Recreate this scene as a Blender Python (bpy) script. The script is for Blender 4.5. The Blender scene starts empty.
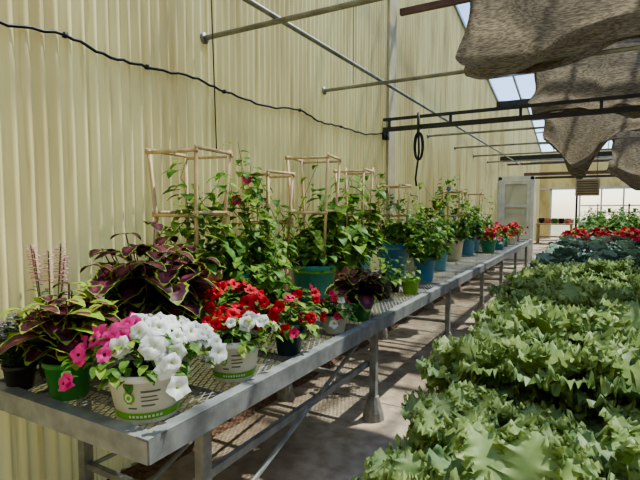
import bpy, math, random
from math import sin, cos, pi, radians, sqrt, exp
from mathutils import Vector, noise, Matrix
random.seed(7)
R = random.uniform
V = Vector
sc = bpy.context.scene

# ------------------------------------------------------------------ materials
def nt(name):
    m = bpy.data.materials.new(name); m.use_nodes = True
    t = m.node_tree; t.nodes.clear()
    return m, t, t.nodes, t.links

def mat(name, c1, c2=None, scale=5, rough=0.6, metal=0.0, trans=0.0, tcol=None, bump=0.0, bscale=40,
        stretch=(1, 1, 1), lo=0.35, hi=0.65, detail=4, spec=0.4):
    m, t, N, L = nt(name)
    out = N.new('ShaderNodeOutputMaterial')
    p = N.new('ShaderNodeBsdfPrincipled')
    p.inputs['Roughness'].default_value = rough
    p.inputs['Metallic'].default_value = metal
    p.inputs['Specular IOR Level'].default_value = spec
    tc = N.new('ShaderNodeTexCoord'); mp = N.new('ShaderNodeMapping')
    mp.inputs['Scale'].default_value = stretch
    L.new(tc.outputs['Object'], mp.inputs['Vector'])
    if c2 is None: c2 = tuple(x * 0.75 for x in c1)
    n = N.new('ShaderNodeTexNoise'); n.inputs['Scale'].default_value = scale; n.inputs['Detail'].default_value = detail
    L.new(mp.outputs[0], n.inputs['Vector'])
    cr = N.new('ShaderNodeValToRGB')
    cr.color_ramp.elements[0].position = lo; cr.color_ramp.elements[1].position = hi
    cr.color_ramp.elements[0].color = (*c2, 1); cr.color_ramp.elements[1].color = (*c1, 1)
    L.new(n.outputs['Fac'], cr.inputs[0]); L.new(cr.outputs[0], p.inputs['Base Color'])
    if bump > 0:
        n2 = N.new('ShaderNodeTexNoise'); n2.inputs['Scale'].default_value = bscale; n2.inputs['Detail'].default_value = 3
        L.new(mp.outputs[0], n2.inputs['Vector'])
        b = N.new('ShaderNodeBump'); b.inputs['Strength'].default_value = bump; b.inputs['Distance'].default_value = 0.01
        L.new(n2.outputs['Fac'], b.inputs['Height']); L.new(b.outputs[0], p.inputs['Normal'])
    if trans > 0:
        tr = N.new('ShaderNodeBsdfTranslucent')
        if tcol: tr.inputs['Color'].default_value = (*tcol, 1)
        else: L.new(cr.outputs[0], tr.inputs['Color'])
        mx = N.new('ShaderNodeMixShader'); mx.inputs[0].default_value = trans
        L.new(p.outputs[0], mx.inputs[1]); L.new(tr.outputs[0], mx.inputs[2]); L.new(mx.outputs[0], out.inputs[0])
    else:
        L.new(p.outputs[0], out.inputs[0])
    return m

def glassmat(name, col=(0.9, 0.95, 1), f=0.8):
    m, t, N, L = nt(name)
    out = N.new('ShaderNodeOutputMaterial')
    a = N.new('ShaderNodeBsdfTransparent'); a.inputs[0].default_value = (*col, 1)
    b = N.new('ShaderNodeBsdfTranslucent'); b.inputs[0].default_value = (0.8, 0.82, 0.8, 1)
    n = N.new('ShaderNodeTexNoise'); n.inputs['Scale'].default_value = 1.5
    cr = N.new('ShaderNodeMapRange'); cr.inputs['From Min'].default_value = .3; cr.inputs['From Max'].default_value = .7
    cr.inputs['To Min'].default_value = 1 - f - .05; cr.inputs['To Max'].default_value = 1 - f + .05
    L.new(n.outputs['Fac'], cr.inputs[0])
    mx = N.new('ShaderNodeMixShader'); L.new(cr.outputs[0], mx.inputs[0])
    L.new(a.outputs[0], mx.inputs[1]); L.new(b.outputs[0], mx.inputs[2]); L.new(mx.outputs[0], out.inputs[0])
    return m

def meshmetal(name):
    m, t, N, L = nt(name)
    out = N.new('ShaderNodeOutputMaterial'); p = N.new('ShaderNodeBsdfPrincipled')
    p.inputs['Base Color'].default_value = (0.27, 0.27, 0.25, 1); p.inputs['Metallic'].default_value = .3; p.inputs['Roughness'].default_value = .55
    tc = N.new('ShaderNodeTexCoord'); sp = N.new('ShaderNodeSeparateXYZ'); L.new(tc.outputs['Object'], sp.inputs[0])
    def M(op, a, b=None):
        n = N.new('ShaderNodeMath'); n.operation = op
        for i, x in enumerate([a, b]):
            if x is None: continue
            if isinstance(x, (int, float)): n.inputs[i].default_value = x
            else: L.new(x, n.inputs[i])
        return n.outputs[0]
    x = M('MULTIPLY', sp.outputs[0], pi / 0.034)
    y = M('MULTIPLY', sp.outputs[1], pi / 0.07)
    a = M('ABSOLUTE', M('SINE', M('ADD', x, y))); b = M('ABSOLUTE', M('SINE', M('SUBTRACT', x, y)))
    k = M('LESS_THAN', M('MINIMUM', a, b), 0.32)
    tr = N.new('ShaderNodeBsdfTransparent'); mx = N.new('ShaderNodeMixShader')
    L.new(k, mx.inputs[0]); L.new(tr.outputs[0], mx.inputs[1]); L.new(p.outputs[0], mx.inputs[2]); L.new(mx.outputs[0], out.inputs[0])
    return m

def wallmat():
    m, t, N, L = nt('corrugated_fiberglass')
    out = N.new('ShaderNodeOutputMaterial'); p = N.new('ShaderNodeBsdfPrincipled'); p.inputs['Roughness'].default_value = .5
    tc = N.new('ShaderNodeTexCoord')
    mp = N.new('ShaderNodeMapping'); mp.inputs['Scale'].default_value = (1, 1.2, .25); L.new(tc.outputs['Object'], mp.inputs[0])
    n = N.new('ShaderNodeTexNoise'); n.inputs['Scale'].default_value = 1.6; n.inputs['Detail'].default_value = 6; L.new(mp.outputs[0], n.inputs[0])
    cr = N.new('ShaderNodeValToRGB'); e = cr.color_ramp.elements
    e[0].position = .33; e[0].color = (0.60, 0.48, 0.23, 1); e[1].position = .56; e[1].color = (0.78, 0.69, 0.36, 1)
    L.new(n.outputs['Fac'], cr.inputs[0])
    mp2 = N.new('ShaderNodeMapping'); mp2.inputs['Scale'].default_value = (1, 14, .5); L.new(tc.outputs['Object'], mp2.inputs[0])
    n2 = N.new('ShaderNodeTexNoise'); n2.inputs['Scale'].default_value = 2; n2.inputs['Detail'].default_value = 5; L.new(mp2.outputs[0], n2.inputs[0])
    cr2 = N.new('ShaderNodeValToRGB'); e = cr2.color_ramp.elements
    e[0].position = .28; e[0].color = (0.66, 0.57, 0.48, 1); e[1].position = .48; e[1].color = (1, 1, 1, 1)
    L.new(n2.outputs['Fac'], cr2.inputs[0])
    mm = N.new('ShaderNodeMix'); mm.data_type = 'RGBA'; mm.blend_type = 'MULTIPLY'; mm.inputs[0].default_value = .85
    L.new(cr.outputs[0], mm.inputs[6]); L.new(cr2.outputs[0], mm.inputs[7])
    L.new(mm.outputs[2], p.inputs['Base Color'])
    tr = N.new('ShaderNodeBsdfTranslucent'); L.new(mm.outputs[2], tr.inputs[0])
    mx = N.new('ShaderNodeMixShader'); mx.inputs[0].default_value = .25
    L.new(p.outputs[0], mx.inputs[1]); L.new(tr.outputs[0], mx.inputs[2]); L.new(mx.outputs[0], out.inputs[0])
    return m

def floormat():
    m, t, N, L = nt('concrete_floor')
    out = N.new('ShaderNodeOutputMaterial'); p = N.new('ShaderNodeBsdfPrincipled'); p.inputs['Roughness'].default_value = .8
    tc = N.new('ShaderNodeTexCoord')
    def nz(s, d=6):
        n = N.new('ShaderNodeTexNoise'); n.inputs['Scale'].default_value = s; n.inputs['Detail'].default_value = d
        L.new(tc.outputs['Object'], n.inputs[0]); return n
    a = nz(1.1); cr = N.new('ShaderNodeValToRGB'); e = cr.color_ramp.elements
    e[0].position = .36; e[0].color = (0.26, 0.195, 0.135, 1); e[1].position = .6; e[1].color = (0.46, 0.38, 0.28, 1)
    L.new(a.outputs[0], cr.inputs[0])
    b = nz(9, 8); cr2 = N.new('ShaderNodeValToRGB'); e = cr2.color_ramp.elements
    e[0].position = .35; e[0].color = (.6, .56, .52, 1); e[1].position = .6; e[1].color = (1, 1, 1, 1)
    L.new(b.outputs[0], cr2.inputs[0])
    mm = N.new('ShaderNodeMix'); mm.data_type = 'RGBA'; mm.blend_type = 'MULTIPLY'; mm.inputs[0].default_value = .8
    L.new(cr.outputs[0], mm.inputs[6]); L.new(cr2.outputs[0], mm.inputs[7])
    sp = N.new('ShaderNodeSeparateXYZ'); L.new(tc.outputs['Object'], sp.inputs[0])
    fr = N.new('ShaderNodeMath'); fr.operation = 'PINGPONG'; fr.inputs[1].default_value = .9; L.new(sp.outputs[1], fr.inputs[0])
    lt = N.new('ShaderNodeMath'); lt.operation = 'LESS_THAN'; lt.inputs[1].default_value = .006; L.new(fr.outputs[0], lt.inputs[0])
    m3 = N.new('ShaderNodeMix'); m3.data_type = 'RGBA'; L.new(lt.outputs[0], m3.inputs[0])
    L.new(mm.outputs[2], m3.inputs[6]); m3.inputs[7].default_value = (.09, .07, .055, 1)
    L.new(m3.outputs[2], p.inputs['Base Color'])
    bp = N.new('ShaderNodeBump'); bp.inputs['Strength'].default_value = .3; bp.inputs['Distance'].default_value = .01
    L.new(b.outputs[0], bp.inputs['Height']); L.new(bp.outputs[0], p.inputs['Normal'])
    L.new(p.outputs[0], out.inputs[0]); return m

M_wall = wallmat(); M_floor = floormat(); M_mesh = meshmetal('expanded_metal'); M_glass = glassmat('roof_glass', (.78, .88, 1), f=.90)
M_galv = mat('galvanised_steel', (.34, .35, .34), (.22, .23, .22), 12, .5, .3)
M_pipe = mat('grey_pipe', (.33, .33, .29), (.20, .20, .18), 8, .5, .3)
M_dark = mat('dark_steel', (.05, .045, .04), (.03, .03, .03), 8, .6)
M_brown = mat('brown_painted_steel', (.16, .09, .07), (.10, .055, .045), 6, .6)
M_alu = mat('aluminium_bar', (.30, .36, .40), (.22, .27, .31), 5, .5, .2)
M_white = mat('white_paint', (.68, .68, .62), (.54, .54, .48), 4, .6)
M_black = mat('black_rubber', (.015, .015, .015), (.01, .01, .01), 4, .5)
M_cloth = mat('shade_cloth_knit', (.37, .32, .25), (.15, .125, .095), 70, .9, trans=.45, bump=.6, bscale=110, stretch=(.3, 1.5, 1.5), lo=.35, hi=.65)
M_wood = mat('cedar_stake', (.64, .48, .28), (.47, .33, .17), 20, .7, stretch=(1, 1, .2))
M_wood2 = mat('pallet_wood', (.42, .29, .16), (.3, .2, .11), 10, .7)
M_soil = mat('potting_soil', (.05, .035, .022), (.02, .014, .01), 60, .95, bump=.6)
M_gravel = mat('rusty_gravel', (.22, .13, .08), (.09, .055, .035), 30, .95, bump=1, bscale=50)
M_conc = mat('concrete_foot', (.32, .30, .27), (.2, .19, .17), 20, .8)
def leafm(n, c, c2, tr=.3, s=30, rough=.5): return mat(n, c, c2, s, rough, trans=tr, spec=.3)
G_vine = leafm('vine_leaf', (.16, .31, .055), (.07, .175, .03), .4)
G_vine2 = leafm('vine_leaf_light', (.33, .45, .085), (.19, .32, .055), .4)
G_stem = leafm('green_stem', (.16, .26, .07), (.10, .16, .05), .1)
G_pet = leafm('petunia_leaf', (.15, .29, .055), (.075, .17, .03), .35)
G_kale = leafm('kale_leaf', (.26, .36, .165), (.135, .22, .09), .33, 16)
G_kale2 = leafm('kale_leaf_young', (.38, .47, .20), (.23, .33, .12), .4, 16)
G_rib = leafm('kale_rib', (.42, .51, .30), (.34, .43, .25), .3)
G_coll = leafm('collard_leaf', (.19, .265, .20), (.105, .175, .13), .18, 12, .5)
G_purp = leafm('coleus_maroon', (.10, .022, .036), (.04, .011, .017), .2, 20)
G_purp2 = leafm('coleus_pink_vein', (.22, .045, .08), (.14, .028, .045), .2, 20)
G_lime = leafm('coleus_lime', (.36, .48, .07), (.22, .36, .045), .35, 20)
G_lav = leafm('lavender_leaf', (.20, .25, .19), (.12, .16, .11), .2, 20)
F_white = leafm('petal_white', (.85, .85, .82), (.75, .77, .72), .3, 15, .6)
F_pink = leafm('petal_pink', (.88, .10, .38), (.76, .06, .28), .3, 25, .6)
F_red = leafm('petal_red', (.60, .003, .016), (.42, .002, .012), .15, 15, .6)
F_rose = leafm('petal_rose', (.74, .045, .14), (.58, .025, .09), .25, 15, .6)
F_palepink = leafm('petal_pale_pink', (.75, .40, .46), (.62, .28, .35), .3, 15, .6)
F_blue = leafm('petal_blue', (.16, .18, .6), (.1, .1, .45), .3, 15, .6)
F_lilac = leafm('petal_lilac', (.42, .31, .48), (.3, .22, .36), .3, 15, .6)
F_throatY = leafm('throat_yellow', (.75, .8, .4), (.6, .7, .3), .2)
F_throatD = leafm('throat_dark', (.10, .008, .02), (.05, .004, .01), .1)
def plast(n, c, r=.35): return mat(n, c, tuple(x * .85 for x in c), 6, r)
P_green = plast('pot_green', (.04, .24, .05)); P_lime = plast('pot_lime', (.26, .55, .04)); P_white = plast('pot_white', (.78, .79, .73))
P_teal = plast('pot_teal', (.06, .33, .23)); P_blue = plast('pot_blue', (.08, .28, .48)); P_black = plast('pot_black', (.02, .02, .022))
P_navy = plast('pot_navy', (.02, .05, .07)); P_terra = plast('pot_coral', (.58, .21, .20)); P_cream = plast('pot_cream', (.62, .60, .42))
P_aqua = plast('pot_aqua', (.15, .44, .54)); P_ink = plast('label_ink', (.14, .14, .13)); P_band = plast('label_green', (.16, .46, .03))

# ------------------------------------------------------------------ mesh builder
class MB:
    def __init__(s): s.v = []; s.f = []; s.m = []; s.mats = []
    def mi(s, m):
        if m not in s.mats: s.mats.append(m)
        return s.mats.index(m)
    def grid(s, P, mf, closed=False):
        nu = len(P); nv = len(P[0]); b = len(s.v)
        for r in P: s.v.extend([tuple(q) for q in r])
        for i in range(nu - 1):
            for j in range(nv if closed else nv - 1):
                j2 = (j + 1) % nv
                s.f.append((b + i * nv + j, b + i * nv + j2, b + (i + 1) * nv + j2, b + (i + 1) * nv + j))
                s.m.append(s.mi(mf(i, j) if callable(mf) else mf))
    def tube(s, pts, r, n=6, m=None, r2=None, cap=True):
        pts = [V(p) for p in pts]; rows = []
        t = (pts[1] - pts[0]).normalized()
        a = t.orthogonal().normalized()
        for i, p in enumerate(pts):
            if i < len(pts) - 1: t = (pts[i + 1] - p).normalized() if i == 0 else (pts[i + 1] - pts[i - 1]).normalized()
            a = (a - t * a.dot(t)).normalized(); bb = t.cross(a)
            rr = r if r2 is None else r + (r2 - r) * i / (len(pts) - 1)
            rows.append([p + (a * cos(2 * pi * k / n) + bb * sin(2 * pi * k / n)) * rr for k in range(n)])
        b = len(s.v); s.grid(rows, m, True)
        if cap:
            s.f.append(tuple(range(b + n - 1, b - 1, -1))); s.m.append(s.mi(m))
            e = b + (len(pts) - 1) * n; s.f.append(tuple(range(e, e + n))); s.m.append(s.mi(m))
    def lathe(s, prof, c=(0, 0, 0), n=28, m=None):
        rows = [[(c[0] + r * cos(2 * pi * k / n), c[1] + r * sin(2 * pi * k / n), c[2] + z) for k in range(n)] for r, z in prof]
        s.grid(rows, m, True)
    def bar(s, p1, p2, w, h, m, up=(0, 0, 1)):
        p1 = V(p1); p2 = V(p2); t = (p2 - p1).normalized(); up = V(up)
        if abs(t.dot(up)) > .98: up = V((0, 1, 0))
        a = t.cross(up).normalized() * w / 2; c = a.cross(t).normalized() * h / 2
        b = len(s.v)
        for p in (p1, p2): s.v.extend([tuple(p + a + c), tuple(p - a + c), tuple(p - a - c), tuple(p + a - c)])
        for f in [(0, 1, 2, 3), (7, 6, 5, 4), (0, 4, 5, 1), (1, 5, 6, 2), (2, 6, 7, 3), (3, 7, 4, 0)]:
            s.f.append(tuple(b + i for i in f)); s.m.append(s.mi(m))
    def box(s, lo, hi, m):
        s.bar((lo[0], (lo[1] + hi[1]) / 2, (lo[2] + hi[2]) / 2), (hi[0], (lo[1] + hi[1]) / 2, (lo[2] + hi[2]) / 2), abs(hi[1] - lo[1]), abs(hi[2] - lo[2]), m)
    def poly(s, pts, m):
        b = len(s.v); s.v.extend([tuple(p) for p in pts]); s.f.append(tuple(range(b, b + len(pts)))); s.m.append(s.mi(m))
    def leaf(s, o, az, e0, e1, L, W, mf, nu=4, nv=2, fold=.25, shape='oval', ruf=0, rf=18, twist=0):
        o = V(o); S = V((-sin(az), cos(az), 0)); H = V((cos(az), sin(az), 0)); Z = V((0, 0, 1))
        c = o.copy(); rows = []; ph = R(0, 6); ph2 = R(0, 6)
        for i in range(nu + 1):
            t = i / nu; e = e0 + (e1 - e0) * t
            T = H * cos(e) + Z * sin(e); Nn = -H * sin(e) + Z * cos(e)
            if i: c = c + T * (L / nu)
            if shape == 'oval': w = sin(pi * min(1, t * .96 + .02)) ** .8
            elif shape == 'heart': w = (1 - t) ** .75 * (1.25 if t > 0 else .5) if t < 1 else .02
            elif shape == 'kale':
                w = .07 if t < .18 else sin(pi * (((t - .18) / .82) ** .85 * .76 + .10)) ** .7
            elif shape == 'round': w = .1 if t < .15 else sin(pi * (((t - .12) / .88) * .9 + .07)) ** .5
            elif shape == 'coleus': w = sin(pi * (t ** .8 * .97 + .02)) ** .85 * (1 + (.08 if i % 2 else -.06))
            row = []
            for j in range(-nv, nv + 1):
                k = j / nv; kk = k
                if shape == 'kale': kk = (1 if k >= 0 else -1) * abs(k) ** .8
                if shape == 'coleus' and nv == 3: kk = [-1, -.82, -.3, 0, .3, .82, 1][j + 3]
                off = abs(kk) * fold * w * W
                wk = w; inn = 0
                if ruf and t > .18:
                    ak = abs(kk); sg = 2.3 if k < 0 else 0; en = min(1, (t - .18) * 6)
                    wk = w * (1 + ak ** 2 * (.13 * sin(rf * 1.3 * t + ph + sg) + .06 * sin(rf * 3.1 * t + ph2 + sg)))
                    off += en * ruf * (.7 * ak ** 1.5 * sin(rf * t + ph + sg) + ak ** 3 * .9 * sin(rf * 2.3 * t + ph2 + sg * 2) + ak ** 5 * .95 * sin(rf * 4.6 * t + ph))
                    inn = en * ruf * (.75 * ak ** 4 * sin(rf * 4.6 * t + ph + 1.5))
                    if t > .8: off += ruf * (t - .8) * 6 * sin(kk * 13 + ph2); inn += -.45 * W * (t - .8) * 5 * ak ** 2
                tw = sin(twist) if twist else 0
                row.append(c + S * (W * wk * kk * (1 - .15 * abs(tw))) + Nn * (off + tw * W * w * kk) + T * inn)
            rows.append(row)
        s.grid(rows, mf)
    def obj(s, name, loc=(0, 0, 0), smooth=True, rot=0, scale=1):
        if loc[0] < -1.7:      # foliage presses against the wall instead of poking through it
            lim = -2.428 - loc[0]
            s.v = [(max(x, lim + .004 * ((i * 7) % 5)) if x < lim + .016 else x, y, z) for i, (x, y, z) in enumerate(s.v)]
        me = bpy.data.meshes.new(name); me.from_pydata(s.v, [], s.f)
        for m in s.mats: me.materials.append(m)
        me.polygons.foreach_set('material_index', s.m)
        if smooth: me.polygons.foreach_set('use_smooth', [True] * len(s.f))
        me.update()
        return inst(me, name, loc, rot, scale)
def inst(me, name, loc, rot=0, scale=1):
    o = bpy.data.objects.new(name, me); sc.collection.objects.link(o)
    o.location = loc; o.rotation_euler = (0, 0, rot); o.scale = (scale,) * 3
    return o

# ------------------------------------------------------------------ shell
XW = -2.45; XR = 7.0; Y0 = -4.0; Y1 = 28.0
def zr(y):
    if y < 4: return 6.5 - .177 * (4 - y)
    if y < 14.5: return 6.5 - .177 * (y - 4)
    if y < 21: return 4.64 + .177 * (y - 14.5)
    return 5.79 - .177 * (y - 21)
def corr(name, fixed, a, b, axis, ztop, m, amp=.015, pitch=.076, z0=0.0):
    mb = MB(); n = int((b - a) / pitch * 8); rows = []
    for i in range(n + 1):
        q = a + (b - a) * i / n; d = amp * sin(2 * pi * q / pitch); zt = ztop(q)
        row = []
        for k in range(4):
            z = z0 + (zt - z0) * k / 3
            row.append((fixed + d, q, z) if axis == 'y' else (q, fixed + d, z))
        rows.append(row)
    mb.grid(rows, m); return mb.obj(name)
corr('wall_left', XW, Y0, Y1, 'y', lambda y: zr(y) - .02, M_wall)
corr('wall_right', XR, Y0, Y1, 'y', lambda y: zr(y) - .02, M_wall, pitch=.152)
corr('wall_near', Y0, XW, XR, 'x', lambda x: zr(Y0) - .02, M_wall, pitch=.152)
mb = MB(); mb.box((XW - .3, Y0 - .3, -.1), (XR + .3, Y1 + .3, 0), M_floor); mb.obj('floor', smooth=False)
M_ground = mat('outdoor_ground', (.36, .35, .24), (.20, .26, .11), .5, .9)
mb = MB(); mb.box((-60, -60, -.3), (60, 90, -.11), M_ground); mb.obj('outdoor_ground', smooth=False)

# roof: glass + bars
mb = MB()
for ya, yb in ((Y0, 4), (4, 14.5), (14.5, 21), (21, Y1)):
    mb.poly([(XW, ya, zr(ya + 1e-6)), (XR, ya, zr(ya + 1e-6)), (XR, yb, zr(yb - 1e-6)), (XW, yb, zr(yb - 1e-6))], M_glass)
mb.obj('roof', smooth=False)
mb = MB()
for ya, yb in ((Y0, 4), (4, 14.5), (14.5, 21), (21, Y1)):
    za, zb = zr(ya + 1e-6) - .04, zr(yb - 1e-6) - .04
    x = XW + .04
    while x <= XR:
        mb.bar((x, ya, za), (x, yb, zb), .04, .07, M_alu); x += .60
    k = max(2, int((yb - ya) / 1.75))
    for i in range(k + 1):
        y = ya + (yb - ya) * i / k; z = za + (zb - za) * i / k - .06
        mb.bar((XW, y, z), (XR, y, z), .05, .06, M_alu)
mb.obj('roof_glazing_bars', smooth=False)
mb = MB(); mb.bar((XW + .02, 14.5, 4.5), (XR - .02, 14.5, 4.5), .25, .16, M_dark); mb.obj('rain_gutter', smooth=False)
for y, z, w_, h_, m_ in ((15.25, 3.06, .12, .14, M_dark), (21, 2.95, .12, .12, M_brown), (18, 3.3, .08, .08, M_alu), (16.6, 3.0, .05, .06, M_brown), (24.5, 3.0, .1, .1, M_dark), (23, 3.6, .06, .06, M_alu)):
    mb = MB(); mb.bar((XW + .02, y, z), (XR - .02, y, z), w_, h_, m_); mb.obj('cross_beam', smooth=False)
for x in (2.1, 6.8):
    mb = MB(); mb.bar((x, 15.1, 0), (x, 15.1, 4.42), .1, .1, M_white); mb.obj('support_post', smooth=False)
    mb = MB(); mb.bar((x, 21.9, 0), (x, 21.9, 5.5), .08, .08, M_dark); mb.obj('support_post', smooth=False)
mb = MB(); mb.bar((-.55, 21.9, 0), (-.55, 21.9, 5.5), .08, .08, M_dark); mb.obj('support_post', smooth=False)

# galvanised cross pipes (perpendicular to wall)
for y in (2.63, 4.38, 7.95, 9.77, 11.5, 13.2):
    mb = MB(); mb.tube([(XW + .016, y, 2.80), (XR - .02, y, 2.80)], .018, 10, M_pipe)
    mb.tube([(XW + .016, y, 2.80), (XW + .03, y, 2.80)], .04, 10, M_pipe)
    mb.obj('cross_pipe')
mb = MB(); mb.tube([(-1.83, -3.9, 2.838), (-1.83, 14.9, 2.838)], .017, 10, M_pipe); mb.obj('lengthwise_pipe')
# dark truss at y=6
mb = MB()
mb.bar((XW + .02, 6.0, 2.63), (XR - .02, 6.0, 2.63), .05, .055, M_dark)
mb.bar((XW + .02, 6.0, 2.76), (XR - .02, 6.0, 2.76), .04, .035, M_dark)
for i in range(12):
    x = XW + .1 + i * .8
    mb.bar((x, 6, 2.63), (x, 6, 2.76), .03, .03, M_dark)
mb.obj('steel_truss', smooth=False)
for y, z in ((6.45, 4.28), (6.05, 4.36)):
    mb = MB(); mb.bar((XW + .07, y, z), (XR - .02, y, z), .07, .08, M_brown); mb.obj('tie_beam', smooth=False)
mb = MB(); mb.box((XW + .016, 6.12, 0), (XW + .045, 6.38, 6.05), mat('post_flashing_shaded', (.50, .43, .27), (.38, .33, .21), 3, .7))  # off-white strip with its shadowed tone put into the colour
mb.obj('trim_1', smooth=False)

# wall cable with clips
cab = [(-3.8, 2.5), (-1, 2.55), (.6, 2.44), (1.24, 2.46), (1.58, 2.50), (1.85, 2.46), (2.11, 2.47), (2.5, 2.50), (2.83, 2.47), (3.3, 2.455), (3.9, 2.52), (4.3, 2.47), (4.75, 2.49), (5.3, 2.49), (6.0, 2.57)]
pts = []
for i in range(len(cab) - 1):
    for k in range(6):
        t = k / 6; t2 = t * t * (3 - 2 * t)
        pts.append((XW + .028, cab[i][0] + (cab[i + 1][0] - cab[i][0]) * t, cab[i][1] + (cab[i + 1][1] - cab[i][1]) * t2 + .006 * sin(i * 7 + k * 2.2)))
pts.append((XW + .028, 6.0, 2.57))
mb = MB(); mb.tube(pts, .009, 6, M_black)
for y, z in cab[2::2]: mb.box((XW + .016, y - .010, z - .013), (XW + .038, y + .010, z + .013), M_black)
mb.box((XW + .02, 5.95, 2.50), (XW + .08, 6.06, 2.60), M_dark)
mb.obj('wall_cable')
mb = MB(); mb.tube([(-2.1, 2.34, 5.9), (-2.11, 2.35, 3.0), (-2.09, 2.36, 1.95)], .004, 5, M_dark); mb.obj('hanging_string')
mb = MB(); mb.tube([(-2.1, 4.38, 6.3), (-2.1, 4.38, 2.83)], .003, 5, M_dark); mb.obj('hanging_string')
# coiled hose on truss
mb = MB(); pts = []
for i in range(50):
    a = i / 49 * 2 * pi * 2.5
    pts.append((-1.94 + .05 * sin(a) + .015 * i / 50, 5.945 + .02 * cos(a * .5), 2.38 + .17 * cos(a)))
mb.tube(pts, .011, 6, M_black); mb.tube([(-1.94, 5.95, 2.66), (-1.93, 5.95, 2.3), (-1.97, 5.95, 1.97), (-1.955, 5.95, 1.88)], .014, 6, M_black)
mb.tube([(-1.94, 5.945, 2.8), (-1.94, 5.945, 2.5)], .02, 6, M_dark)
mb.obj('hanging_hose')

# far wall with windows and a doorway
mb = MB()
mb.box((XW, Y1 - .05, 0), (-1.9, Y1 + .05, 2.6), M_wall); mb.box((XW, Y1 - .05, 2.6), (XR, Y1 + .05, zr(Y1) - .03), M_wall)
mb.box((-.6, Y1 - .05, 0), (XR, Y1 + .05, .9), M_white)
x = -.6
while x <= XR:
    mb.box((x, Y1 - .06, .9), (x + .07, Y1 + .06, 2.6), M_white); x += .95
mb.box((-.6, Y1 - .05, 1.7), (XR, Y1 + .05, 1.76), M_white); mb.box((XW, Y1 - .07, 2.55), (XR, Y1 + .07, 2.68), M_white)
mb.box((-1.95, Y1 - .07, 0), (-1.85, Y1 + .07, 2.6), M_white)
mb.obj('wall_far', smooth=False)
# white door + frame near end of the long bench
mb = MB()
yd = 15.0
M_pane = mat('door_pane', (.60, .60, .50), (.5, .5, .4), 2, .3, trans=.5)
for x in (-2.38, -1.50): mb.box((x - .05, yd - .05, 0), (x + .05, yd + .05, 2.5), M_white)
mb.box((-2.42, yd - .05, 2.42), (-1.46, yd + .05, 2.52), M_white)
mb.box((-2.32, yd - .02, .02), (-1.56, yd + .02, 1.0), M_white)
mb.box((-2.32, yd - .03, 1.0), (-2.24, yd + .03, 2.40), M_white); mb.box((-1.64, yd - .03, 1.0), (-1.56, yd + .03, 2.40), M_white)
mb.box((-2.24, yd - .03, 2.3), (-1.64, yd + .03, 2.40), M_white); mb.box((-2.24, yd - .03, 1.62), (-1.64, yd + .03, 1.70), M_white)
mb.box((-2.24, yd - .006, 1.0), (-1.64, yd + .006, 1.62), M_pane); mb.box((-2.24, yd - .006, 1.70), (-1.64, yd + .006, 2.3), M_pane)
mb.tube([(-1.6, yd - .06, 1.05), (-1.6, yd - .03, 1.05)], .025, 8, M_dark)
mb.obj('door_1', smooth=False)

# gravel strip at wall foot
mb = MB(); rows = []
for i in range(700):
    y = Y0 + .05 + i * (14.8 - Y0) / 700; row = []
    for j in range(8):
        x = XW + .025 + j * .026; p = V((x, y, 0))
        h = .04 * sin(pi * (j + .5) / 8) + .03 * noise.noise(p * 18) + .02 * noise.noise(p * 45)
        row.append((x + (.03 * noise.noise(p * 7) if j > 3 else 0), y, max(.001, h) if 0 < j < 7 else .001))
    rows.append(row)
mb.grid(rows, M_gravel); mb.obj('gravel_strip')

# ------------------------------------------------------------------ benches
def bench(name, x0, x1, y0, y1, zt, legys, legx, brace=True):
    mb = MB()
    mb.bar((x1, y0, zt - .02), (x1, y1, zt - .02), .012, .085, M_galv)
    mb.bar((x0, y0, zt - .02), (x0, y1, zt - .02), .012, .085, M_galv)
    mb.bar((x0, y0, zt - .021), (x1, y0, zt - .021), .012, .083, M_galv)
    mb.bar((x0, y1, zt - .021), (x1, y1, zt - .021), .012, .083, M_galv)
    mb.bar((x1 - .025, y0 - .006, zt + .0265), (x1 - .025, y1, zt + .0265), .06, .006, M_galv)
    mb.bar((x0, y0 + .024, zt + .0235), (x1 - .05, y0 + .024, zt + .0235), .06, .006, M_galv)
    mb.poly([(x0 + .01, y0 + .01, zt), (x1 - .01, y0 + .01, zt), (x1 - .01, y1 - .01, zt), (x0 + .01, y1 - .01, zt)], M_mesh)
    y = y0 + .5
    while y < y1: mb.bar((x0, y, zt - .02), (x1, y, zt - .02), .03, .03, M_galv); y += .6
    for xx in (legx[0], legx[1]): mb.bar((xx, y0 + .02, zt - .06), (xx, y1 - .02, zt - .06), .04, .05, M_galv)
    for ly in legys:
        for xx in legx:
            mb.bar((xx, ly, 0.01), (xx, ly, zt - .03), .05, .05, M_galv)
            mb.lathe([(0, 0), (.085, 0), (.075, .06), (.045, .16), (.04, .18), (0, .18)], (xx, ly, 0), 12, M_conc)
        mb.bar((legx[0], ly, zt - .10), (legx[1], ly, zt - .10), .04, .05, M_galv)
        mb.bar((legx[0], ly, .30), (legx[1], ly, .30), .03, .03, M_galv)
    if brace:
        i = 0
        mb.tube([(legx[1] - .03, legys[i], .12), (legx[1] - .03, legys[i + 1], zt - .08)], .014, 6, M_galv)
        mb.tube([(legx[0] + .25, legys[i], .12), (legx[0] + .25, legys[i + 1], zt - .08)], .014, 6, M_galv)
        mb.bar((legx[1] - .05, legys[0], .42), (legx[1] - .05, legys[1], .42), .03, .04, M_galv)
        mb.tube([(legx[0] + .03, legys[i], .3), (legx[1] - .03, legys[i + 1], zt - .1)], .012, 6, M_galv)
    return mb.obj(name, smooth=False)
ZB = .78
bench('greenhouse_bench', -2.38, -1.30, 1.10, 13.3, ZB, [1.47, 3.30, 5.45, 7.4, 9.15, 11.0, 12.9], (-2.20, -1.40))
ZK = .70
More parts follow.
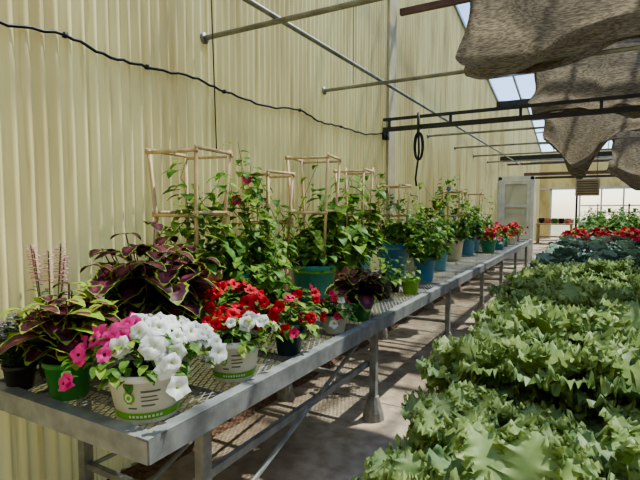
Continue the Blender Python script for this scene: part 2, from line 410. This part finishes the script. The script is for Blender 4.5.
bench('greenhouse_bench', -.42, 1.5, .75, 14.6, ZK, [1.0, 3.2, 5.4, 7.6, 9.8, 12, 14.3], (-.3, 1.38), False)

# ------------------------------------------------------------------ plants
def pot(mb, r, h, m, n=32, label=None, rim=True):
    rb = r * .76
    prof = [(0, .0), (rb - .004, 0), (rb, .006), (r * .96, h * .86)]
    if rim: prof += [(r * 1.03, h * .86), (r * 1.05, h * .88), (r * 1.05, h), (r, h), (r * .95, h * .9), (0, h * .9)]
    else: prof += [(r, h), (r * .95, h), (r * .9, h * .9), (0, h * .9)]
    def mf(i, j):
        return M_soil if i >= len(prof) - 2 else m
    mb.lathe(prof, n=n, m=mf)
    if label is not None:
        def patch(a0, a1, z0, z1, mm, e=.0015):
            k = max(2, int(abs(a1 - a0) / .12)); rows = []
            for z in (z0, z1):
                rr = rb + (r * .96 - rb) * (z * h - .006) / (h * .86 - .006) + e
                rows.append([(rr * cos(a0 + (a1 - a0) * q / k), rr * sin(a0 + (a1 - a0) * q / k), z * h) for q in range(k + 1)])
            mb.grid(rows, mm)
        patch(0, 2 * pi, .10, .24, P_band)
        c = radians(label)
        for q in range(9): patch(c - .52 + q * .115, c - .45 + q * .115, .145, .195, P_white, .003)
        for s_, mm, e in ((.13, P_band, .002), (.08, P_white, .0035), (.045, P_band, .0045)):
            for q in range(6):
                zz = -s_ + q * s_ / 3; w = sqrt(max(0, s_ * s_ - (zz + s_ / 6) ** 2)) * 1.25
                patch(c - .45 - w, c - .45 + w, .56 + zz, .56 + zz + s_ / 3, mm, e)
        patch(c - .12, c + .38, .66, .695, P_ink); patch(c - .12, c + .30, .56, .585, P_ink)
        patch(c - .12, c + .34, .48, .505, P_ink); patch(c - .5, c - .25, .33, .36, P_ink); patch(c - .12, c + .25, .38, .41, P_ink)

def flower(mb, c, d, r, m, mth, n=15):
    c = V(c); d = V(d).normalized(); a = d.orthogonal().normalized(); b = d.cross(a)
    ph = R(0, 6); rows = []; droop = R(-.25, .1)
    for k, (rr, dd) in enumerate(((.06, -.5), (.2, -.12), (.62, .06), (1.0, droop))):
        row = []
        for i in range(n):
            t = 2 * pi * i / n
            lob = 1 + (.13 * cos(5 * t) if k > 1 else 0)
            w = (.16 * sin(7 * t + ph) + .12 * sin(4 * t + ph * 2)) * (k / 3) ** 2
            row.append(c + (a * cos(t + ph) + b * sin(t + ph)) * r * rr * lob + d * r * (dd + w))
        rows.append(row)
    mb.grid(rows, lambda i, j: mth if i == 0 else m, True)

def petunia(name, loc, pr, ph, pm, rad, hgt, nl, nf, colf, label=None, fr=.038, rot=0, leafL=.06, droop=.5, off=(0, 0)):
    mb = MB(); pot(mb, pr, ph, pm, label=label)
    for i in range(14):
        a = R(0, 6.28); q = rad * R(.4, .9)
        mb.tube([(0, 0, ph * .9), (cos(a) * q * .5, sin(a) * q * .5, ph + hgt * .6), (off[0] + cos(a) * q, off[1] + sin(a) * q, ph + R(0, hgt * .5))], .0035, 5, G_stem, .002)
    def dome(k):
        a = R(0, 6.28); u = R(0, 1) ** .6; rr = rad * u * k
        z = ph + hgt * sqrt(max(0, 1 - u * u)) * k - droop * hgt * u * u * R(.1, 1)
        if rr < pr * 1.05: z = max(z, ph)
        return V((cos(a) * rr + off[0], sin(a) * rr + off[1], z)), a, u
    for i in range(nl):
        p, a, u = dome(R(.65, 1.0)); e = R(.1, .9) * (1 - u)
        mb.leaf(p, a + R(-1.2, 1.2), e + .2, e - R(.4, 1.2), leafL * R(.7, 1.3), leafL * .3, G_pet if R(0, 1) < .75 else G_vine2, 4, 1)
    for i in range(nf):
        p, a, u = dome(R(.92, 1.12))
        d = V((cos(a) * (u + .2) + R(-.5, .5), sin(a) * (u + .2) + R(-.5, .5), 1.0 - u * .6 + R(-.4, .3)))
        d += V((.35, -.5, 0))
        m, th = colf(p)
        flower(mb, p + d.normalized() * .012, d, fr * R(.75, 1.2), m, th)
    return mb.obj(name, loc, rot=rot)

def coleus(name, loc, pr, ph, pm, rad, hgt, stems, tiers, L, mix=0.0):
    mb = MB(); pot(mb, pr, ph, pm)
    for s in range(stems):
        a = s * 2.4; q = rad * sqrt((s + .5) / stems) * .75; H = hgt * (1 - .45 * (q / rad)) * R(.85, 1.1)
        tip = V((cos(a) * q, sin(a) * q, ph + H)); base = V((cos(a) * q * .25, sin(a) * q * .25, ph * .9))
        mid = base.lerp(tip, .5) + V((0, 0, .02)); mb.tube([base, mid, tip], .006, 5, G_purp2, .003)
        for k in range(tiers):
            t = 1 - .22 * k; p = base.lerp(tip, t); aa = R(0, 3) + k * pi / 2
            for w in (0, pi):
                l = L * (.5 + .3 * min(k, 2)) * R(.85, 1.15)
                lime = R(0, 1) < mix
                def mf(i, j, lime=lime):
                    if lime: return G_lime if j in (0, 5, 1, 4) else (G_purp2 if 1 < i < 6 else G_lime)
                    return G_lime if j in (0, 5) or i == 9 else (G_purp2 if j in (2, 3) and 1 < i < 7 else G_purp)
                mb.leaf(p, aa + w, R(.1, .5), R(-1.2, -.5), l, l * .36, mf, 10, 3, .15, 'coleus')
    return mb.obj(name, loc)

def cage(mb, w, z0, z1, lv=3, st=.017, yaw=0.0):
    h = w / 2; top = h * 1.0; bot = h * .72; cy, sy_ = cos(yaw), sin(yaw)
    def P(x, y, z): return (x * cy - y * sy_, x * sy_ + y * cy, z)
    def cr(z): t = (z - z0) / (z1 - z0); return bot + (top - bot) * t
    for sx in (-1, 1):
        for sy in (-1, 1):
            mb.bar(P(sx * bot, sy * bot, z0), P(sx * top, sy * top, z1 + R(-.04, .03)), st, st, M_wood)
    for i in range(lv):
        z = z0 + (z1 - z0) * (.50 + .46 * i / (lv - 1)); c = cr(z) + st * .6; e = c + .008
        for s in (-1, 1):
            mb.bar(P(-e, s * c, z), P(e, s * c, z), st * .6, st * 1.2, M_wood)
            mb.bar(P(s * c, -e, z + .016), P(s * c, e, z + .016), st * .6, st * 1.2, M_wood)

def vine(name, loc, pr, ph, pm, top, cw=0.0, nl=170, spread=.16, L=.075, flowers=(), band=None, light=.3, rot=0, stems=6, bushy=.45, yaw=0.0, ct=None, lean=(0, 0)):
    mb = MB(); pot(mb, pr, ph, pm)
    if band: mb.lathe([(pr * .955, ph * .80), (pr * .985, ph * .86)], n=32, m=band)
    if cw: cage(mb, cw, ph * .85, ct or top, 2, yaw=yaw)
    paths = []
    for s in range(stems):
        a0 = R(0, 6.28); turns = R(.4, 1.4) * random.choice((-1, 1)); zt = top * (R(.5, 1.06) if s else 1.06); pts = []
        for i in range(15):
            t = i / 14; rr = (.3 + .7 * min(1, t * 3)) * spread * R(.7, 1.1) * (1 - .3 * t)
            a = a0 + turns * 2 * pi * t * .5
            pts.append(V((cos(a) * rr + lean[0] * t, sin(a) * rr + lean[1] * t, ph * .9 + (zt - ph * .9) * t)))
        mb.tube(pts, .004, 5, G_stem, .002); paths.append(pts)
    for i in range(nl):
        if R(0, 1) < bushy:
            a = R(0, 6.28); u = sqrt(R(0, 1)); p = V((cos(a) * u * pr * 1.2, sin(a) * u * pr * 1.2, ph + R(-.02, .34) * (1 - u * .5)))
        else:
            P = random.choice(paths); t = 14 * R(0, 1) ** 1.15 * .999; k = int(t); p = P[k].lerp(P[k + 1], t - k); a = math.atan2(p.y, p.x) + R(-1.3, 1.3)
            p = p + V((cos(a), sin(a), 0)) * R(.0, .07)
        l = L * R(.5, 1.4); m = G_vine2 if R(0, 1) < light else G_vine
        mb.leaf(p, a, R(-.2, .5), R(-1.4, -.3), l, l * .42, m, 4, 1, .2, 'heart')
    for (m, th, n) in flowers:
        for i in range(n):
            P = random.choice(paths); p = P[random.randrange(3, 13)]; a = math.atan2(p.y, p.x)
            flower(mb, p + V((cos(a), sin(a), .2)) * .05, (cos(a) + .4, sin(a) - .6, .3), .033, m, th)
    return mb.obj(name, loc, rot=rot)

W_ = (F_white, F_throatY); K_ = (F_pink, F_throatD); R_ = (F_red, F_throatD); S_ = (F_rose, F_throatD)
def pick(*l): return lambda p: random.choice(l)
# -- front of left bench
coleus('potted_coleus', (-1.97, 1.25, ZB), .10, .17, P_green, .27, .34, 12, 4, .18, .3)
petunia('potted_petunia', (-1.53, 1.30, ZB), .155, .20, P_white, .29, .15, 300, 84,
        lambda p: K_ if (p.x * .87 + p.y * .49) < R(-.12, .03) and R(0, 1) < .92 else W_, label=-44, fr=.037, off=(-.05, .03), droop=.45)
petunia('potted_petunia', (-1.50, 1.80, ZB), .13, .20, P_white, .20, .12, 170, 30,
        lambda p: W_ if p.x > .03 and p.z < .31 else R_, label=-50, fr=.032)
petunia('potted_petunia', (-1.80, 2.08, ZB), .11, .17, P_black, .27, .21, 280, 58, pick(R_), fr=.036)
petunia('potted_petunia', (-1.47, 2.24, ZB), .085, .14, P_navy, .15, .16, 120, 16, pick(R_, S_), fr=.032)
petunia('potted_petunia', (-1.60, 2.55, ZB), .09, .14, P_green, .16, .17, 120, 16, pick(R_, S_), fr=.032)
petunia('potted_petunia', (-1.46, 2.78, ZB), .085, .12, P_white, .13, .13, 90, 12, pick(S_, S_, W_), fr=.03)
coleus('potted_coleus', (-2.04, 1.76, ZB), .14, .22, P_black, .40, .50, 19, 5, .22)
coleus('potted_coleus', (-1.47, 3.18, ZB), .10, .14, P_green, .20, .28, 9, 4, .18)
vine('potted_leafy_vine', (-1.93, 2.55, ZB), .12, .2, P_blue, .78, nl=320, spread=.19, light=.3, stems=9, lean=(.05, -.05))
# -- trellised vines along wall
vine('trellised_vine', (-2.15, 2.19, ZB), .18, .44, P_terra, 1.10, .34, 300, .18, bushy=.35, L=.09, light=.4, yaw=.12, ct=1.18, lean=(.05, .08))
vine('trellised_vine', (-2.14, 2.62, ZB), .16, .38, P_aqua, 1.2, 0, 430, .19, L=.085, flowers=[(F_pink, F_throatD, 3)], light=.35, stems=9, bushy=.3, lean=(.0, .1))
vine('trellised_vine', (-2.17, 3.02, ZB), .15, .36, P_terra, 1.0, .27, 330, .18, stems=8, light=.4, yaw=-.15, ct=1.1)
vine('trellised_vine', (-2.13, 3.66, ZB), .20, .33, P_teal, 1.2, .36, 230, .17, bushy=.6, band=P_lime, L=.09, light=.45, yaw=.2, ct=1.28)
vine('trellised_vine', (-2.1, 4.05, ZB), .16, .34, P_terra, 1.05, 0, 330, .23, L=.14, light=.5, stems=8, lean=(.05, -.1))
vine('trellised_vine', (-2.13, 4.48, ZB), .18, .36, P_aqua, 1.1, .3, 330, .23, L=.14, light=.5, stems=8, yaw=.1, ct=1.22)
vine('trellised_vine', (-2.05, 5.40, ZB), .19, .42, P_blue, 1.18, .28, 450, .21, L=.085, band=P_aqua, stems=9, yaw=-.1, ct=1.1)
vine('trellised_vine', (-2.12, 6.2, ZB), .17, .36, P_cream, .85, 0, 300, .18, L=.09)
vine('trellised_vine', (-2.1, 6.95, ZB), .17, .36, P_white, 1.14, 0, 420, .22, L=.09, stems=8)
vine('trellised_vine', (-1.93, 7.72, ZB), .18, .36, P_cream, 1.25, .26, 580, .24, L=.09, flowers=[(F_blue, F_throatY, 6)], stems=10, ct=1.1)
vine('trellised_vine', (-1.93, 8.65, ZB), .18, .36, P_blue, .95, 0, 430, .25, L=.10, flowers=[(F_blue, F_throatY, 8)], stems=8)
vine('trellised_vine', (-2.0, 9.6, ZB), .17, .34, P_aqua, 1.12, .28, 380, .22, L=.10, stems=8)
vine('trellised_vine', (-2.05, 10.7, ZB), .17, .34, P_terra, 1.0, 0, 300, .2, L=.10)
# middle-front pots
vine('potted_seedling', (-1.64, 4.07, ZB), .085, .18, P_black, .36, nl=80, spread=.09, L=.06, stems=4)
vine('potted_seedling', (-1.66, 4.42, ZB), .055, .11, P_black, .28, nl=50, spread=.06, L=.05, stems=3)
vine('potted_seedling', (-1.50, 4.42, ZB), .09, .15, P_lime, .24, nl=50, spread=.07, L=.05, stems=3, light=.8)
vine('potted_leafy_vine', (-1.63, 5.28, ZB), .125, .27, P_blue, .72, nl=340, spread=.17, L=.08, stems=9)
vine('potted_leafy_vine', (-1.75, 6.3, ZB), .12, .25, P_aqua, .6, nl=220, spread=.15, L=.08, stems=7)
for i, (x, y, pm) in enumerate([(-1.66, 9.3, P_teal), (-1.62, 10.1, P_blue), (-1.66, 10.9, P_teal), (-1.6, 11.8, P_white), (-1.66, 12.7, P_terra), (-2.0, 12.2, P_teal), (-2.0, 11.5, P_cream)]):
    petunia('potted_geranium', (x, y, ZB), .14, .22, pm, .24, .22, 170, 22, pick(R_, R_, S_), fr=.045, leafL=.08)

# lavender / salvia at the near left end
mb = MB(); pot(mb, .07, .12, P_black)
for i in range(90):
    a = R(0, 6.28); q = R(.02, .14); H = R(.08, .22)
    p0 = V((cos(a) * q * .3, sin(a) * q * .3, .10)); p1 = V((cos(a) * q, sin(a) * q, .12 + H))
    mb.tube([p0, p0.lerp(p1, .5) + V((0, 0, .01)), p1], .002, 4, G_stem)
    for k in range(12):
        mb.leaf(p0.lerp(p1, R(.1, .95)), R(0, 6.28), .6, .0, .05, .010, G_lav if k % 3 else G_pet, 3, 1)
    for k in range(7):
        p = p0.lerp(p1, .78 + .035 * k); mb.leaf(p, k * 2.1, .5, .2, .020, .010, F_lilac, 2, 1)
mb.obj('potted_lavender', (-2.24, 1.19, ZB))
mb = MB(); pot(mb, .07, .15, P_black)
for i in range(5):
    a = i * 1.3; q = R(.05, .12); H = R(.34, .52)
    p0 = V((cos(a) * q * .3, sin(a) * q * .3, .13)); p1 = V((cos(a) * q, sin(a) * q, .15 + H))
    mb.tube([p0, p0.lerp(p1, .5), p1], .003, 4, G_stem)
    for k in range(7): mb.leaf(p0.lerp(p1, R(.1, .6)), R(0, 6.28), .5, -.3, .06, .014, G_lav, 3, 1)
    for k in range(36):
        p = p0.lerp(p1, .66 + .0095 * k); mb.leaf(p, k * 2.4, .4, -.2, .030, .013, F_palepink, 2, 1)
mb.obj('potted_salvia', (-2.29, 1.37, ZB))

# ------------------------------------------------------------------ kale on the right bench
def kale_mesh(seed, shape='kale', L=.235, W=.092, n=18, ruf=.0135, m=G_kale, mrib=G_rib, my=G_kale2):
    random.seed(seed); mb = MB()
    rows = []
    for r, z in ((.0, .0), (.045, 0), (.058, .10), (.062, .10), (.062, .115), (.055, .115), (.052, .1), (0, .1)):
        row = []
        for k in range(16):
            a = 2 * pi * k / 16; q = r * min(1 / max(abs(cos(a)), .01), 1 / max(abs(sin(a)), .01)) ** .8
            row.append((q * cos(a), q * sin(a), z))
        rows.append(row)
    mb.grid(rows, lambda i, j: M_soil if i > 4 else P_black, True)
    mb.tube([(0, 0, .1), (.005, 0, .17), (0, .005, .22)], .010, 6, mrib)
    for i in range(n):
        t = i / n; a = i * 2.4 + R(-.2, .2)
        z = .13 + .10 * t; e0 = .4 + .95 * t; e1 = e0 - R(.7, 1.6) * (1 - .5 * t)
        l = L * (1 - .3 * t) * R(.8, 1.2); w = W * (1 - .3 * t) * R(.85, 1.15)
        mm = my if t > .6 or R(0, 1) < .15 else m
        nv = 7 if shape == 'kale' else 3
        nu = 64 if shape == 'kale' else 12
        def mf(i, j, mm=mm, nv=nv, nu=nu):
            if shape == 'kale' and i < 12: return mrib
            if shape == 'kale' and j in (0, 2 * nv - 1) and mm is G_kale: return G_kale2
            return mm
        if shape == 'kale':
            mb.leaf((0, 0, z + .0015), a, e0, e1, l * .9, w * .05, mrib, 10, 1, 0, 'oval')
        mb.leaf((0, 0, z), a, e0, e1, l, w, mf, nu, nv, .12, shape, ruf, 21, 0 if shape == 'kale' else R(-.4, .4))
    me = bpy.data.meshes.new('kale_plant'); me.from_pydata(mb.v, [], mb.f)
    for q in mb.mats: me.materials.append(q)
    me.polygons.foreach_set('material_index', mb.m); me.polygons.foreach_set('use_smooth', [True] * len(mb.f)); me.update()
    return me
KM = [kale_mesh(11 + i) for i in range(5)]
CM = [kale_mesh(31 + i, 'round', .24, .10, 13, .006, G_coll, G_rib, G_coll) for i in range(3)]
random.seed(99)
y = 1.05
while y < 4.9:
    for x in (-.34, -.10, .15, .40, .65, .9, 1.15):
        inst(random.choice(KM), 'kale_plant', (x + R(-.04, .04), y + R(-.04, .04), ZK), R(0, 6.28), R(.8, 1.35))
    y += .25
while y < 8.8:
    for x in (-.27, .08, .43, .78, 1.13):
        inst(random.choice(CM), 'collard_plant', (x + R(-.03, .03), y + R(-.04, .04), ZK), R(0, 6.28), R(1.1, 1.4))
    y += .34
random.seed(5)
gm = petunia('potted_geranium', (-.25, 9.35, ZK), .1, .16, P_terra, .24, .24, 180, 34, pick(R_, R_, S_), fr=.05, leafL=.08)
sm = vine('potted_shrub', (-.1, 12.4, ZK), .14, .22, P_black, .75, nl=300, spread=.2, L=.1, stems=9)
y = 9.35
k = 0
while y < 12.2:
    for x in (-.25, .2, .65, 1.1):
        if k: inst(gm.data, 'potted_geranium', (x + R(-.03, .03), y, ZK), R(0, 6.28), R(1.0, 1.25))
        k += 1
    y += .5
for (x, y) in ((.5, 12.7), (1.1, 12.4), (-.1, 13.4), (.6, 13.6), (1.2, 13.5), (.2, 14.1)):
    inst(sm.data, 'potted_shrub', (x, y, ZK), R(0, 6.28), R(1, 1.25))

# ------------------------------------------------------------------ far area furniture
mb = MB()
mb.box((-2.2, 23.6, .86), (-.7, 24.4, .92), M_wood2)
for x in (-2.12, -.78):
    for yy in (23.68, 24.32): mb.box((x - .04, yy - .04, 0), (x + .04, yy + .04, .86), M_wood2)
mb.box((-2.15, 23.65, .3), (-.75, 24.35, .34), M_wood2)
mb.box((-2.2, 24.34, .92), (-.7, 24.4, 1.1), M_wood2)
mb.obj('potting_table', smooth=False)
mb = MB()
for k in range(5):
    for q in range(2):
        mb.lathe([(0, 0), (.09, 0), (.12, .16), (.13, .18), (0, .18)], (k * .27, 0, q * .05), 14, (P_black, P_terra, P_green)[k % 3])
mb.obj('stacked_pots', (-1.99, 24.0, .92))
mb = MB()
for z in (.3, .9, 1.4): mb.box((.2, 25, z), (2.6, 25.5, z + .04), M_dark)
for x in (.2, 1.4, 2.56):
    for yy in (25, 25.46): mb.box((x, yy, 0), (x + .04, yy + .04, 1.8), M_dark)
for i in range(14):
    x = .35 + i * .16; zz = (.34, .94, 1.44)[i % 3]; mb.lathe([(0, 0), (.05, 0), (.07, .16 + .05 * (i % 2)), (0, .16 + .05 * (i % 2))], (x, 25.25, zz), 12, (P_terra, P_white, P_green)[i % 3])
mb.obj('storage_shelf', smooth=False)
bench('greenhouse_bench', -.2, 1.9, 16.2, 21.5, .7, [16.5, 18.8, 21.2], (-.1, 1.8), False)
for yy in (16.8, 17.6, 18.4, 19.2, 20.0, 20.8):
    for x in (.15, .8, 1.4): inst(sm.data, 'potted_shrub', (x, yy, .7), R(0, 6.28), R(.9, 1.3))
# beige hanging box with slats, standing in for a paper sign
mb = MB()
mb.box((-.32, 11.35, 1.86), (.12, 11.65, 2.2), mat('hanging_box_beige', (.5, .44, .34), (.4, .35, .27), 5, .5))
for i in range(6): mb.bar((-.29, 11.34, 1.9 + i * .05), (.09, 11.34, 1.9 + i * .05), .02, .012, M_dark)
for x in (-.27, .07): mb.tube([(x, 11.5, 2.2), (x, 11.5, 2.785)], .006, 5, M_dark)
mb.obj('hanging_box', smooth=False)

# ------------------------------------------------------------------ shade cloth swags
def cloth(name, y0, w, x0, x1, ztop, zbot, seed):
    mb = MB(); nx = 130; ns = 60; rows = []
    for i in range(nx + 1):
        x = x0 + (x1 - x0) * i / nx; row = []
        zb = zbot(x)
        for j in range(ns + 1):
            s = j / ns; q = sin(pi * s)
            p = V((x * 1.3 + seed, s * 3.0, seed))
            f = noise.noise(p * 1.6); g = noise.noise(V((x * 4, s * 9, seed * 2)))
            wv = .04 * sin(x * 5 + seed + 6 * f) * q + .07 * f * q + .03 * g + .03 * sin(s * 40 + 4 * f + x * 2) * q
            yy = y0 + w * (s - .5) * (1 + .25 * q) + .08 * f + wv * .7
            zz = ztop - (ztop - zb) * q ** .7 + wv
            xx = x + .06 * g + (.10 * (1 - q) if i == 0 else 0) + .15 * q * noise.noise(V((s * 5, seed, 0))) * exp(-(x - x0) * 3)
            row.append((xx, yy, zz))
        rows.append(row)
    mb.grid(rows, M_cloth); return mb.obj(name)
cloth('shade_cloth', 4.33, .60, -.98, 3.5, 3.85, lambda x: 2.76 + .06 * sin(2.2 * x + 1) + .04 * sin(5 * x), 1.3)
cloth('shade_cloth', 6.35, .6, -.66, 4.0, 3.55, lambda x: 2.66 + .10 * sin(2.6 * x + 2.4), 4.1)
cloth('shade_cloth', 7.9, .8, -.66, 1.8, 3.4, lambda x: 2.02 + .70 * (1 - exp(-((x + .2) / .30) ** 2)), 8.7)
cloth('shade_cloth', 10.2, .8, .25, 4.8, 3.4, lambda x: 1.95 + .45 * (1 - exp(-((x - .7) / .4) ** 2)), 12.2)

# ------------------------------------------------------------------ light
sun = bpy.data.lights.new('sun', 'SUN'); sun.energy = 5.6; sun.angle = radians(1.2); sun.color = (1, .90, .72)
so = bpy.data.objects.new('sun', sun); sc.collection.objects.link(so)
so.rotation_euler = (V((0, 0, 0)) - V((.42, .66, 1.4))).to_track_quat('-Z', 'Y').to_euler()
w = bpy.data.worlds.new('World'); sc.world = w; w.use_nodes = True
N = w.node_tree.nodes; L = w.node_tree.links; N.clear()
o = N.new('ShaderNodeOutputWorld'); bg = N.new('ShaderNodeBackground'); sk = N.new('ShaderNodeTexSky')
sk.sky_type = 'NISHITA'; sk.sun_disc = False; sk.sun_elevation = radians(58); sk.sun_rotation = radians(60)
sk.dust_density = .5
bg.inputs[1].default_value = .25
L.new(sk.outputs[0], bg.inputs[0]); L.new(bg.outputs[0], o.inputs[0])

# ------------------------------------------------------------------ camera
cam = bpy.data.cameras.new('camera'); cam.lens = 27; cam.sensor_width = 36; cam.clip_start = .05
co = bpy.data.objects.new('camera', cam); sc.collection.objects.link(co)
co.location = (0, 0, 1.6); co.rotation_euler = (radians(90 - 3.8), 0, radians(29.5))
sc.camera = co
sc.view_settings.view_transform = 'AgX'
sc.view_settings.look = 'AgX - Medium High Contrast'
sc.view_settings.exposure = 0.5
